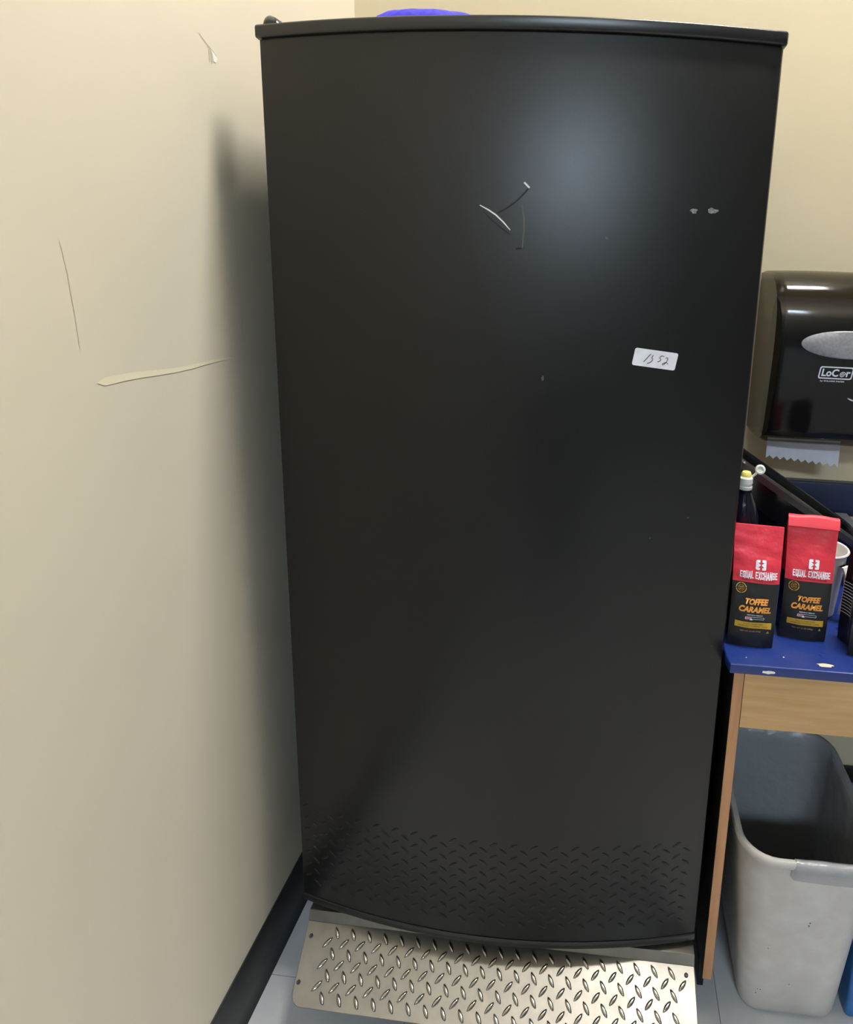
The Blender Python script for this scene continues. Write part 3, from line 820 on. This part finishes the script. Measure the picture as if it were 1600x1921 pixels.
# liner: inside, and folded over the rim at the front right and back
ang = bring(1)
cxm, cym = BX, BY
n = len(ang); steps = [('i', .08), ('i', .3), ('i', .55), ('i', .78), ('i', .93), ('t', 0), ('t', 1), ('t', 2), ('o', .965), ('o', .945), ('o', .92)]
def cover_w(x, y):
    # 1 where the film is folded over the rim, 0 where the white rim stays bare
    if y < BY-.06: return max(0, min(1, (x-(BX-.044))/.006))
    if x < BX-.09: return max(0, min(1, (y-(BY+.06))/.03))
    return 1
def dense(pts, step=.012):
    out = []
    for (x0, y0), (x1, y1), k in zip(pts, pts[1:]+pts[:1], CNT):
        out += [(x0+(x1-x0)*i/k, y0+(y1-y0)*i/k) for i in range(k)]
    return out
_b = bring(1, 0, 7)
CNT = [max(1, int(math.hypot(b[0]-a[0], b[1]-a[1])/.008)) for a, b in zip(_b, _b[1:]+_b[:1])]
def br(t, g): return dense(bring(t, g, 7))
rings = []
for kind, v in steps:
    r = []
    base = br(1, 0); INN = br(.92, -.0075)
    RV = br(v, 0) if kind != 't' else None
    for i, (x, y) in enumerate(base):
        cw = cover_w(x, y)
        wob = noise.noise((x*30, y*30, v*3+(7 if kind == 'o' else 0)))
        inn = Vector((*INN[i], FZ+BH*.925+.006*wob))
        if kind == 'i':
            q = RV[i]; q = (q[0]+(BX-q[0])*.06*(1+.5*abs(wob)), q[1]+(BY-q[1])*.05*(1+.5*abs(wob))); p = Vector((*q, FZ+BH*v+.004))
            if v > .9: p = p.lerp(inn, 1-cw) if cw < 1 else p
        elif kind == 't':
            g_, z = ((-.0065, 1.006), (.0005, 1.0135), (.0085, 1.002))[v]
            if i == 0: TR = br(.987, g_)
            p = inn.lerp(Vector((*TR[i], FZ+BH*z+.0012*wob)), cw)
        else:
            q = RV[i]; q = (q[0]-(BX-q[0])*.055*(1+.3*abs(wob)), q[1]-(BY-q[1])*.045*(1+.3*abs(wob)))
            zz = FZ+BH*v+.010*noise.noise((x*14, y*14, 9))*(1 if v < .91 else .3)
            p = inn.lerp(Vector((*q, zz)), cw)
        r.append(p)
    rings.append(r)
lin = link('bin_liner', loft(rings, True, False), M['liner'], bn, angle=70)
lin['label'] = 'translucent grey plastic liner folded over the rim'
rr = random.Random(4)
for i in range(7):
    a = rr.uniform(-.07, .02); zz = rr.uniform(.05, .33); s = rr.uniform(.0015, .004)
    chipmark((BX+a, zz), s, s*1.6, lambda x, z: Vector((x, BY+.012*(1-z/BH)-(.122+(.175-.122)*z/BH)-.0006, FZ+z)), 40+i, bn, 'dirt', 'dirt_spot')
# blue bin to the right of it
BX2, BY2 = 1.262, -.42
rb = empty('blue_bin', (BX2, BY2, FZ))
tag(rb, 'blue plastic bin standing right of the grey wastebasket', 'bin')
def r2(t, g): return [(BX2+a, BY2+b) for a, b in rrect(.128+.003*t+g, .137+.006*t+g, .008)]
rings = []
for t, g_, z in ((0, -.004, .0008), (0, 0, .004), (.5, 0, .15), (.95, 0, .285), (1, 0, .30), (1, -.003, .302), (1, -.006, .298), (.5, -.005, .15), (0, -.006, .008)):
    rings.append([Vector((x, y, FZ+z)) for x, y in r2(t, g_)])
link('bin_body', loft(rings), M['binblue'], rb, angle=40)

# ------------------------------------------------------------------ the person taking the picture (mirrored faintly in the door)
def person():
    X0, Y0 = .64, -1.93
    J = [  # name, x, y, z above the floor, radius x, radius y
        ('pelvis', 0, 0, .88, .155, .115), ('waist', 0, 0, 1.03, .135, .10), ('chest', 0, .01, 1.22, .155, .11), ('neck0', 0, 0, 1.385, .09, .07),
        ('neck1', 0, .015, 1.45, .052, .052), ('head0', 0, .04, 1.53, .072, .085), ('head1', 0, .035, 1.61, .066, .078)]
    idx = {n: i for i, (n, *_) in enumerate(J)}
    E_ = [(i, i+1) for i in range(len(J)-1)]
    def chain(start, pts):
        p = idx[start]
        for n, x, y, z, ra, rb in pts:
            J.append((n, x, y, z, ra, rb)); idx[n] = len(J)-1; E_.append((p, idx[n])); p = idx[n]
    for s_, t in ((-1, 'l'), (1, 'r')):
        chain('pelvis', [(t+'hip', .095*s_, 0, .80, .088, .092), (t+'knee', .105*s_, .015, .47, .058, .06), (t+'ankle', .11*s_, -.01, .10, .042, .045), (t+'toe', .12*s_, .13, .045, .042, .03)])
        chain('neck0', [(t+'shoulder', .175*s_, 0, 1.345, .062, .06), (t+'elbow', .225*s_, .06, 1.08, .043, .043), (t+'wrist', .085*s_, .195, 1.36, .028, .026), (t+'palm', .055*s_, .245, 1.415, .026, .034)])
        for k, (dx, dz, ln) in enumerate(((.0, .045, .05), (.008, .028, .055), (.012, .010, .052), (.014, -.008, .042))):
            chain(t+'palm', [(t+'fa%d' % k, (.040-.3*dx)*s_, .263, 1.415+dz, .0095, .0095), (t+'fb%d' % k, (.010+dx)*s_, .272, 1.415+dz+.004, .0085, .0085)])
        chain(t+'palm', [(t+'ta', .04*s_, .248, 1.385, .011, .011), (t+'tb', .02*s_, .262, 1.372, .009, .009)])
    me = bpy.data.meshes.new('person'); me.from_pydata([(X0+x, Y0+y, FZ+z) for _, x, y, z, *_ in J], E_, [])
    ob = bpy.data.objects.new('person_tmp', me); COL.objects.link(ob)
    ob.modifiers.new('skin', 'SKIN'); sb = ob.modifiers.new('sub', 'SUBSURF'); sb.levels = 2; sb.render_levels = 2
    for i, (n, x, y, z, ra, rb) in enumerate(J):
        v = me.skin_vertices[0].data[i]; v.radius = (ra, rb); v.use_root = n == 'pelvis'
    dg = bpy.context.evaluated_depsgraph_get()
    m2 = bpy.data.meshes.new_from_object(ob.evaluated_get(dg))
    bpy.data.objects.remove(ob)
    m2.materials.clear()
    for mt in (Mat('dark_sweater', rgb(26, 26, 30), .9), Mat('dark_trousers', rgb(20, 21, 26), .9), Mat('skin', rgb(196, 150, 124), .55), Mat('black_shoe', rgb(14, 14, 14), .5)): m2.materials.append(mt.bump(120, .2, .001).m)
    for p in m2.polygons:
        c = p.center; z = c.z-FZ
        k = 0
        if z < .90: k = 1
        if z < .085: k = 3
        if z > 1.43 and c.y < Y0+.16: k = 2
        if c.y > Y0+.195: k = 2
        p.material_index = k
    e = empty('person', (X0, Y0, FZ))
    tag(e, 'person in dark clothes holding up a phone, mirrored faintly in the freezer door', 'person')
    link('body', m2, None, e, angle=80)
    hc = Vector((X0, Y0+.03, FZ+1.575)); rings = []
    for k in range(9):
        a = R(-15+105*k/8); rings.append([hc+Vector((.083*math.cos(a)*math.cos(b), -.012+.098*math.cos(a)*math.sin(b)*(1 if math.sin(b) < 0 else .82), .098*math.sin(a))) for b in [2*math.pi*i/24 for i in range(24)]])
    link('hair', loft(rings), Mat('dark_hair', rgb(30, 22, 18), .6).bump(200, .4, .002, 2, (1, 1, .1)).m, e, angle=70)
    for s_ in (-1, 1):
        link('eye', lathe([(.001, -.01), (.008, -.006), (.010, 0), (.008, .006), (.001, .01)], (X0+.03*s_, Y0+.118, FZ+1.545), 12), M['paper'], e)
        link('ear', lathe([(.004, -.026), (.011, -.012), (.013, .008), (.009, .024), (.002, .028)], (X0+.076*s_, Y0+.03, FZ+1.53), 12), m2.materials[2], e)
    link('nose', loft([[(X0+x*w_, Y0+y, FZ+z) for x, w_ in ((-.5, w0), (.5, w0), (0, w0))][:2]+[(X0, Y0+y+d, FZ+z)] for y, z, w0, d in ((.118, 1.545, .012, .008), (.118, 1.515, .028, .026), (.118, 1.505, .02, .012))]), m2.materials[2], e)
    link('mouth', box(X0-.022, X0+.022, Y0+.112, Y0+.121, FZ+1.482, FZ+1.490, .002), Mat('lips', rgb(160, 92, 84), .5).m, e)
person()
ph = link('phone', box(.585, .661, -1.648, -1.6395, 1.268, 1.418, .004), M['blackgloss'], None, (.623, -1.644, 1.343))
tag(ph, 'black phone held up in both hands by the person facing the freezer', 'phone')
